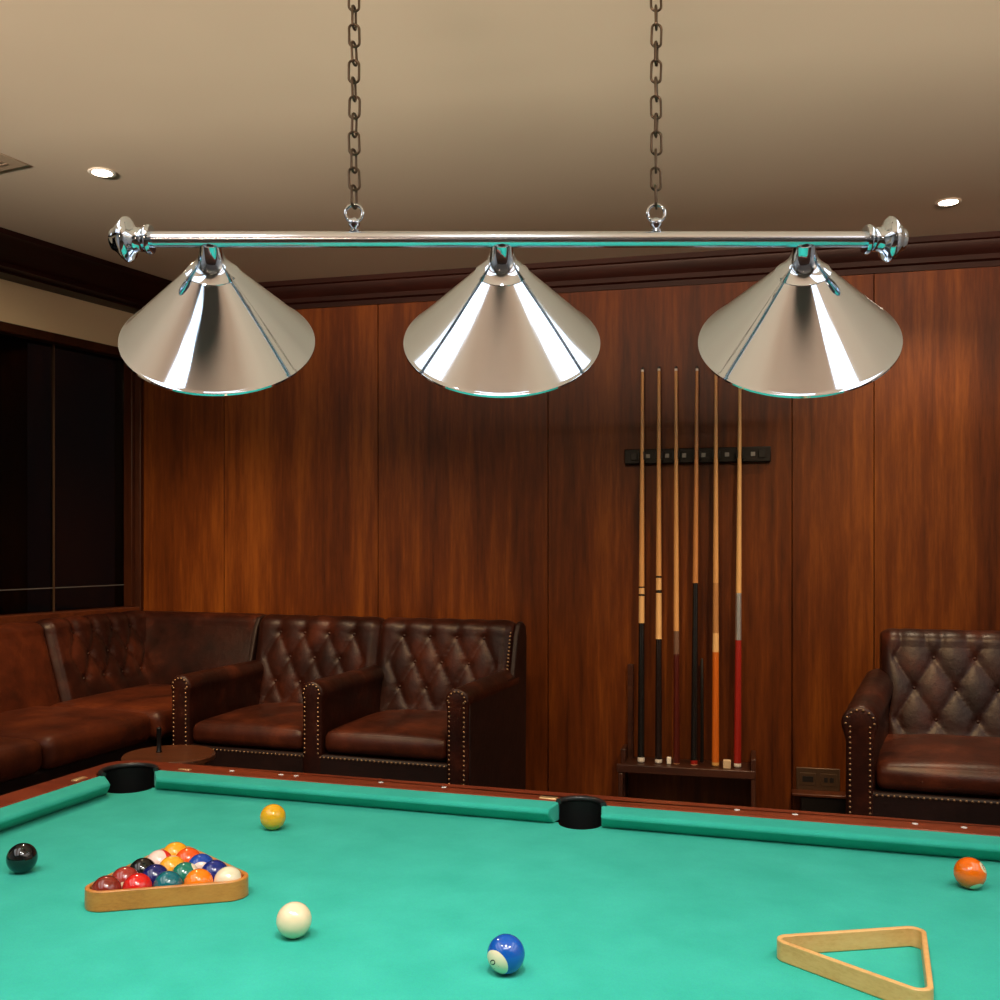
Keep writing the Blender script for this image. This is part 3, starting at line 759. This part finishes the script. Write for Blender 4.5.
# ------------------------------------------------------------------ round side table with bottle
SY = 3.40; st = Vector(((169 - 500) / FOC * SY, SY, PLAT)); top = EYE - (753.5 - HOR) / FOC * SY - PLAT
t = thing('side_table', 'small round wooden side table between the corner sofa and the settee', 'side table', st)
bm = bmesh.new(); lathe(bm, [(0.02, top - 0.03), (0.146, top - 0.026), (0.152, top - 0.018), (0.152, top - 0.006), (0.147, top)], 64); obj('tabletop', bm, M['tabletop'], t, angle=30)
bm = bmesh.new(); lathe(bm, [(0.022, 0.012), (0.018, 0.05), (0.018, top - 0.031)], 24); obj('pedestal', bm, M['black_plastic'], t)
bm = bmesh.new(); lathe(bm, [(0.12, 0.0), (0.12, 0.006), (0.03, 0.02)], 40); obj('foot_plate', bm, M['black_plastic'], t)
bp = Vector(((159 - 500) / FOC * 3.42, 3.42, PLAT + top))
bm = bmesh.new(); lathe(bm, [(0.010, 0), (0.0105, 0.003), (0.008, 0.006), (0.0075, 0.05), (0.0088, 0.055), (0.008, 0.082), (0.004, 0.085)], 20)
o = obj('candle_stick', bm, M['black_plastic']); o.location = bp; tag(o, 'slim black upright holder standing on the round side table', 'candle holder')

# ------------------------------------------------------------------ cue rack and cues
wc = wallpt(697)
uc = lambda px, off: (wallpt(px, off) - wc).dot(WU)
t = thing('cue_holder', 'black wall-mounted cue holder bar with clips', 'cue holder', (wc.x, wc.y, EYE + (HOR - 455.5) / FOC * 4.35 - 0.0325), WROT)
u0, u1 = uc(624, 0.04), uc(771, 0.04)
bm = bmesh.new(); box(bm, u0, u1, -0.028, -0.001, 0, 0.065); obj('back_board', bm, plain('ebonised_wood', (0.006, 0.004, 0.0035), 0.5, spec=0.3), t, bevel=0.004)
for px in (641.5, 659, 676, 697, 716, 740):
    u = uc(px, 0.06); bm = bmesh.new()
    box(bm, u - 0.016, u - 0.0085, -0.075, -0.026, 0.014, 0.05); box(bm, u + 0.0085, u + 0.016, -0.075, -0.026, 0.014, 0.05); box(bm, u - 0.016, u + 0.016, -0.034, -0.026, 0.014, 0.05)
    obj('cue_clip', bm, M['black_plastic'], t, bevel=0.002)
for px in (648, 667, 684, 703.5, 727, 753):
    u = uc(px, 0.03); bm = bmesh.new(); box(bm, u - 0.009, u + 0.009, -0.031, -0.027, 0.024, 0.042); obj('clip_screw', bm, M['grey_metal'], t, bevel=0.001)
for px in (634, 762):
    u = uc(px, 0.03); bm = bmesh.new(); box(bm, u - 0.014, u + 0.014, -0.034, -0.027, 0.016, 0.049); obj('end_block', bm, M['black_plastic'], t, bevel=0.002)
# lower shelf
sh = thing('cue_shelf', 'low dark wooden stand holding the cue butts against the wall', 'cue stand', (wc.x, wc.y, PLAT), WROT)
DEP = 0.20; u0, u1 = uc(618, DEP), uc(756, DEP)
zt = EYE - (768 - HOR) / FOC * 4.165 - PLAT
for a, b, hh, nm in ((u0, u0 + 0.02, zt + 0.045, 'side_panel'), (u1 - 0.02, u1, zt + 0.045, 'side_panel')):
    bm = bmesh.new(); box(bm, a, b, -DEP + (0.09 if a == u0 else 0.0), -0.002, 0, hh); obj(nm, bm, M['rack'], sh, bevel=0.003)
bm = bmesh.new(); box(bm, u0, u0 + 0.02, -DEP, -DEP + 0.025, 0, zt - 0.04); obj('front_post', bm, M['rack'], sh, bevel=0.003)
bm = bmesh.new(); box(bm, u0 + 0.021, u1 - 0.021, -DEP + 0.02, -0.004, zt - 0.03, zt - 0.008); obj('shelf_board', bm, M['rack'], sh, bevel=0.002)
bm = bmesh.new(); box(bm, u0 - 0.006, u1 - 0.002, -DEP - 0.004, -DEP + 0.018, zt - 0.036, zt - 0.002); obj('front_lip', bm, M['rack'], sh, bevel=0.003)
bm = bmesh.new(); ua = uc(631, 0.02); box(bm, ua - 0.014, ua + 0.012, -0.03, -0.004, zt - 0.01, zt + 0.40); obj('rear_post', bm, M['rack'], sh, bevel=0.002)
TAN = (0.62, 0.33, 0.12); PALE = (0.74, 0.46, 0.20)
cm = {}
def cuecol(c, r=0.3):
    k = tuple(c)
    if k not in cm:
        cm[k] = wood('cue_wood_%d' % len(cm), tuple(v * 0.8 for v in c), c, tuple(min(1, v * 1.12) for v in c), (30, 30, 2), r, 0.5) if max(c) > 0.03 else plain('cue_finish_%d' % len(cm), c, 0.25, 0, 0.4)
    return cm[k]
def py2z(py, Y): return EYE + (HOR - py) / FOC * Y
shelf_z = PLAT + zt - 0.008
def cue(pxb, pxt, ytip, bands, label, rb=0.0155, rt=0.0066):
    """bands: list of (pixel row of upper end, colour, part name) from the butt upward"""
    b = wallpt(pxb, 0.115); tp = wallpt(pxt, 0.055)
    b.z = shelf_z; tp.z = py2z(ytip, tp.y)
    root = thing('pool_cue', label, 'pool cue', b, 0, 'cues standing in the wall rack')
    d = tp - b; L = d.length; q = d.to_track_quat('Z', 'X'); root.rotation_euler = q.to_euler()
    rr = lambda h: rb + (rt - rb) * min(1, h / L) ** 1.15
    h0 = 0.0
    for (py, col, nm, mk) in bands:
        # convert pixel row to distance along the cue
        Yp = b.y; z = py2z(py, Yp); h1 = min(L, (z - b.z) / (d.z / L)) if py is not None else L
        for _ in range(4):
            Yp = b.y + d.y * h1 / L; h1 = (py2z(py, Yp) - b.z) / (d.z / L)
        n = max(2, int((h1 - h0) / 0.15)); pr = []
        for i in range(n + 1):
            h = h0 + (h1 - h0) * i / n; pr.append((rr(h), h))
        if h0 == 0.0: pr = [(rr(0) * 0.7, 0.0), (rr(0), 0.004)] + pr[1:]
        bm = bmesh.new(); lathe(bm, pr, 20); obj(nm, bm, mk or cuecol(col), root, angle=50); h0 = h1
    bm = bmesh.new(); lathe(bm, [(rr(L), h0), (rr(L), h0 + 0.010)], 16); obj('ferrule', bm, M['pearl'], root)
    bm = bmesh.new(); lathe(bm, [(rr(L), h0 + 0.0101), (rr(L) * 0.95, h0 + 0.017), (rr(L) * 0.5, h0 + 0.020)], 16); obj('tip', bm, M['socket'], root)
    return root
WHT = (0.75, 0.72, 0.66); BLK = (0.009, 0.008, 0.008); DRD = (0.07, 0.010, 0.006); RED_ = (0.30, 0.016, 0.010); ORG = (0.55, 0.13, 0.012)
steel = plain('joint_steel', (0.62, 0.62, 0.62), 0.3, 0.8)
cue(641, 642.5, 372, [(757, WHT, 'butt_cap', None), (623, BLK, 'butt', None), (596, PALE, 'forearm', None), (594, BLK, 'joint_ring', None), (588, PALE, 'joint_collar', None), (586.5, BLK, 'joint_ring', None), (372, TAN, 'shaft', None)], 'leftmost cue of the rack, black butt with a pale forearm', 0.0155)
cue(658.5, 659, 371, [(759, WHT, 'butt_cap', None), (639, (0.014, 0.008, 0.007), 'butt', None), (593, PALE, 'forearm', None), (590, BLK, 'joint_ring', None), (578, PALE, 'joint_collar', None), (576, BLK, 'joint_ring', None), (371, TAN, 'shaft', None)], 'second cue from the left, pale wood with two black rings and a black butt')
cue(676.5, 676, 371, [(763, (0.55, 0.27, 0.12), 'butt_cap', None), (654, DRD, 'butt', None), (631, (0.16, 0.09, 0.06), 'joint_collar', None), (371, TAN, 'shaft', None)], 'third cue from the left, dark reddish brown butt under a brown collar', 0.0138)
cue(694, 697, 371, [(764, (0.62, 0.34, 0.2), 'butt_cap', None), (760, RED_, 'butt_ring', None), (583, BLK, 'butt', None), (371, (0.50, 0.22, 0.07), 'shaft', None)], 'cue with a long plain black butt reaching highest of all in the rack', 0.015)
cue(715.5, 716, 372, [(762, (0.66, 0.38, 0.12), 'butt_cap', None), (652, ORG, 'butt', None), (633, PALE, 'forearm', None), (583, (0.42, 0.20, 0.07), 'joint_collar', None), (372, TAN, 'shaft', None)], 'cue with a bright orange butt standing fifth in the rack', 0.0155)
cue(737.5, 740, 374, [(763, WHT, 'butt_cap', None), (640, RED_, 'butt', None), (593, WHT, 'joint_collar', steel), (374, (0.70, 0.42, 0.17), 'shaft', None)], 'rightmost cue of the rack, glossy red butt and silver collar', 0.0155, 0.0062)
# short stick and chalk on the shelf
b = wallpt(702, 0.05); bm = bmesh.new(); lathe(bm, [(0.007, 0), (0.008, 0.003), (0.0065, 0.44), (0.003, 0.446)], 14)
o = obj('short_cue', bm, M['black_plastic']); o.location = (b.x, b.y, shelf_z); tag(o, 'short dark stick standing between the black cue and the orange cue', 'stick')
def chalk(px, off, w, h, m, label):
    b = wallpt(px, off); bm = bmesh.new(); box(bm, -w, w, -w, w, 0, h); o = obj('chalk_cube', bm, m, None, bevel=0.003); o.location = (b.x, b.y, shelf_z); o.rotation_euler.z = WROT
    tag(o, label, 'chalk')
chalk(669, 0.12, 0.009, 0.030, plain('chalk_white', (0.7, 0.68, 0.62), 0.9), 'small white chalk stub on the cue stand between the second and third cue')
chalk(727, 0.14, 0.016, 0.034, plain('chalk_beige', (0.55, 0.42, 0.27), 0.9), 'beige chalk cube on the cue stand between the orange and the red cue')
# wall socket and the dark box below it
b = wallpt(818, 0.0); Yb = b.y
t = thing('wall_socket', 'bronze double wall socket plate on the panelling beside the armchair', 'wall socket', (b.x, b.y, py2z(779, Yb)), WROT)
bm = bmesh.new(); box(bm, -0.088, 0.088, -0.010, -0.001, -0.048, 0.048); obj('cover_plate', bm, M['bronze'], t, bevel=0.003)
for s in (-1, 1):
    bm = bmesh.new(); box(bm, s * 0.042 - 0.032, s * 0.042 + 0.032, -0.0125, -0.0095, -0.026, 0.026); ins = obj('socket_insert', bm, M['bronze'], t, bevel=0.001)
    bm = bmesh.new()
    if s < 0: box(bm, -0.064, -0.02, -0.0137, -0.0124, -0.012, 0.012)
    else: box(bm, 0.024, 0.038, -0.0137, -0.0124, -0.010, 0.010); box(bm, 0.046, 0.062, -0.0137, -0.0124, -0.010, 0.010)
    obj('socket_hole', bm, M['socket'], ins)
t = thing('floor_box', 'low black box under the wall socket beside the armchair', 'box', (*wallpt(826, 0.0).xy, PLAT), WROT)
hb = py2z(793, Yb) - PLAT
bm = bmesh.new(); box(bm, -0.105, 0.16, -0.075, -0.003, 0, hb); obj('body', bm, M['black_plastic'], t, bevel=0.004)
bm = bmesh.new(); box(bm, -0.14, 0.16, -0.085, -0.003, hb + 0.001, hb + 0.013); obj('wooden_lid', bm, M['trim'], t, bevel=0.003)

# ------------------------------------------------------------------ lamp bar with three chrome shades
LZ = EYE + (HOR - 239.5) / FOC * 1.75; LROTZ = 0.0
lamp = thing('billiard_pendant_light', 'chrome three-shade billiard lamp on a bar hung from two chains', 'pendant lamp', (0.0, 1.75, LZ), LROTZ)
BR = 0.0138
bm = bmesh.new(); lathe(bm, [(BR, -0.622), (BR, 0.655)], 40, axis='X'); obj('bar', bm, M['bar_chrome'], lamp)
fp = [(BR + 0.0005, -0.004), (0.024, -0.003), (0.026, 0.002), (0.024, 0.007), (0.0205, 0.010), (0.0205, 0.022), (0.024, 0.027), (0.033, 0.031), (0.039, 0.037), (0.0385, 0.042), (0.033, 0.049), (0.025, 0.056), (0.021, 0.060), (0.018, 0.066), (0.010, 0.070), (0.003, 0.0715)]
for s in (-1, 1):
    bm = bmesh.new(); lathe(bm, [(r, (0.638 + h) if s > 0 else -(0.609 + h)) for r, h in fp], 40, axis='X'); obj('finial', bm, M['chrome'], lamp, angle=55)
TILT = math.radians(43)
sp_ = [(0.0180, 0.006), (0.0185, 0.018), (0.0205, 0.029), (0.0250, 0.041), (0.0340, 0.052), (0.0440, 0.0625), (0.0455, 0.0635), (0.0445, 0.0655), (0.1680, 0.2020), (0.1705, 0.2035), (0.1730, 0.2055), (0.1730, 0.2095), (0.1700, 0.2105), (0.1680, 0.2085)]
inn = [(0.1660, 0.2035), (0.0430, 0.069), (0.0150, 0.060), (0.004, 0.060)]
for x, ROLL, SCL in ((-0.505, 0.160, 1.030), (0.0035, 0.0, 1.066), (0.531, -0.195, 1.065)):
    bm = bmesh.new()
    pr = [(r * SCL, -h * 0.975) for r, h in sp_] + [(r * SCL, -h * 0.975) for r, h in inn]
    lathe(bm, pr, 96, cap=True, mi=[0] * (len(sp_)) + [1] * len(inn))
    R = Matrix.Rotation(ROLL, 3, 'Y') @ Matrix.Rotation(TILT, 3, 'X')
    bmesh.ops.rotate(bm, verts=bm.verts[:], matrix=R); bmesh.ops.translate(bm, verts=bm.verts[:], vec=(x, 0, 0))
    shade = obj('lamp_shade', bm, [M['chrome'], M['shade_in']], lamp, angle=32)
    bm = bmesh.new(); lathe(bm, [(0.013, -0.061), (0.013, -0.085), (0.018, -0.095), (0.028, -0.115), (0.03, -0.135), (0.022, -0.155), (0.008, -0.163)], 24)
    bmesh.ops.rotate(bm, verts=bm.verts[:], matrix=R); bmesh.ops.translate(bm, verts=bm.verts[:], vec=(x, 0, 0)); obj('light_bulb', bm, M['glass_bulb'], shade)
    bm = bmesh.new(); lathe(bm, [(0.0135, 0.0), (0.0185, -0.010), (0.0185, -0.016), (0.0150, -0.019)], 24)
    bmesh.ops.rotate(bm, verts=bm.verts[:], matrix=R); bmesh.ops.translate(bm, verts=bm.verts[:], vec=(x, 0, 0)); obj('shade_collar', bm, M['chrome'], shade)
# chains
def link_mesh():
    bm = bmesh.new(); pts = []; a, b = 0.0088, 0.0118
    for i in range(10): t_ = PI * i / 9; pts.append((a * math.cos(t_), 0, b + a * math.sin(t_) * 0.9))
    for i in range(10): t_ = PI + PI * i / 9; pts.append((a * math.cos(t_), 0, -b + a * math.sin(t_) * 0.9))
    tube(bm, pts, 0.0023, 8, True); return bm
proto = None
for cx in (-0.254, 0.272):
    bm = bmesh.new(); lathe(bm, [(0.009, 0.0125), (0.0095, 0.016), (0.0055, 0.019), (0.006, 0.021), (0.0095, 0.0245), (0.0105, 0.029), (0.009, 0.034), (0.004, 0.0375)], 20, off=(cx, 0, 0)); obj('eye_bolt', bm, M['chrome'], lamp, angle=60)
    bm = bmesh.new(); tube(bm, [(cx + 0.0150 * math.cos(2 * PI * i / 28), 0.0, 0.0455 + 0.0150 * math.sin(2 * PI * i / 28)) for i in range(28)], 0.0029, 10, True); obj('hanging_ring', bm, M['chrome'], lamp, angle=80)
    z = 0.0455 + 0.0150 + 0.0135; k = 0; pitch = 0.0312
    while z < CEIL - LZ - 0.03:
        if proto is None: proto = obj('chain_link', link_mesh(), M['chain'], lamp, angle=80); o = proto
        else: o = proto.copy(); C.objects.link(o); o.parent = lamp
        o.location = (cx + random.uniform(-0.0006, 0.0006), 0, z)
        o.rotation_euler = (random.uniform(-0.04, 0.04), random.uniform(-0.04, 0.04), (PI / 2 - 0.25 if k % 2 == 0 else 0.15) + random.uniform(-0.12, 0.12))
        z += pitch; k += 1
    zt_ = CEIL - LZ
    bm = bmesh.new(); lathe(bm, [(0.045, zt_), (0.045, zt_ - 0.006), (0.02, zt_ - 0.014), (0.005, zt_ - 0.02)], 32, off=(cx, 0, 0)); tube(bm, [(cx + 0.008 * math.cos(2 * PI * i / 16), 0, zt_ - 0.024 + 0.008 * math.sin(2 * PI * i / 16)) for i in range(16)], 0.002, 8, True)
    obj('ceiling_plate', bm, M['chrome'], lamp, angle=60)

# ------------------------------------------------------------------ lights
def area(name, loc, target, sx, sy, power, col, spread=180):
    l = bpy.data.lights.new(name, 'AREA'); l.shape = 'RECTANGLE'; l.size = sx; l.size_y = sy; l.energy = power; l.color = col; l.spread = math.radians(spread)
    o = bpy.data.objects.new(name, l); C.objects.link(o); o.location = loc
    o.rotation_euler = (Vector(target) - Vector(loc)).to_track_quat('-Z', 'Y').to_euler(); return o
COOL = (0.95, 0.98, 1.0)
# unseen fill lights added overhead for the shades' reflections and the cloth
for s in (-1, 1):
    area('overhead_fill', (s * 1.40, 0.6, CEIL - 0.01), (s * 1.40, 0.6, 0), 0.45, 3.0, 10, COOL, 165)
    area('overhead_fill', (s * 2.40, 0.6, CEIL - 0.01), (s * 2.40, 0.6, 0), 0.80, 3.0, 13, COOL, 165)
for x in (-0.75, 0.0, 0.75): spot('table_fill_spot', (x, 0.75 - 0.2 * x, CEIL - 0.03), (x * 0.95, 1.78 - 0.27 * x, FZ), 82 if x == 0 else (54 if x < 0 else 42), (1.0, 0.98, 0.93), 60, 0.75, 0.06)  # spots added overhead to brighten the cloth
area('overhead_fill_near', (0.0, 0.15, CEIL - 0.01), (0.0, 0.15, 0), 1.2, 0.5, 14, COOL, 120)
# warm ceiling spots aimed at the seating and the foot of the panelling
for x, tx, pw in ((-1.75, -1.9, 130), (-0.9, -1.0, 140), (0.1, 0.15, 100), (1.0, 1.3, 130)):
    spot('wall_wash_spot', (x, 2.28 - 0.2 * x, CEIL - 0.03), (tx, 4.45 - 0.25 * tx, 0.65), pw, (1.0, 0.64, 0.32), 58, 0.9, 0.05)
# added uplight and lip, unseen behind the camera, parallel to the panelled wall; the lip throws the soft edge on the ceiling
CR = -math.atan(0.235)
def uplight_pt(u, v): return Vector((0, -2.3, 0)) + Vector((math.cos(CR), math.sin(CR), 0)) * u + Vector((-math.sin(CR), math.cos(CR), 0)) * v
p = uplight_pt(0, 0); q = uplight_pt(0, 5.6)
la = area('added_uplight', (p.x, p.y, 1.80), (q.x, q.y, CEIL), 6.4, 0.012, 60, (1.0, 0.88, 0.71), 24)
q = uplight_pt(0, 3.3); area('added_uplight_upper', (p.x, p.y, 1.97), (q.x, q.y, CEIL), 6.0, 0.05, 46, (1.0, 0.64, 0.44), 26)  # second added uplight, brightens the ceiling beyond that edge
bm = bmesh.new(); box(bm, -3.3, 3.3, -0.2, 0.34, -0.06, -0.04); box(bm, -3.3, 3.3, 0.32, 0.34, -0.04, 0.050)
o = struct('added_uplight_lip', bm, M['frontwall'], smooth=False); o.location = (p.x, p.y, 1.80); o.rotation_euler.z = CR  # unseen lip added to cut off the uplight

w = bpy.data.worlds.new('World'); SC.world = w; w.use_nodes = True
w.node_tree.nodes['Background'].inputs[0].default_value = (0.01, 0.01, 0.012, 1); w.node_tree.nodes['Background'].inputs[1].default_value = 0.3
# ------------------------------------------------------------------ camera
cd = bpy.data.cameras.new('camera'); cam = bpy.data.objects.new('camera', cd); C.objects.link(cam)
cam.location = (0, 0, EYE); cam.rotation_euler = (PI / 2, 0, 0); cd.sensor_width = 36; cd.lens = 36 * FOC / 1000; cd.shift_y = (HOR - 500) / 1000; cd.clip_start = 0.02
SC.camera = cam
SC.view_settings.view_transform = 'Standard'; SC.view_settings.look = 'None'; SC.view_settings.gamma = 1; SC.view_settings.use_curve_mapping = False
SC.view_settings.exposure = 0.0
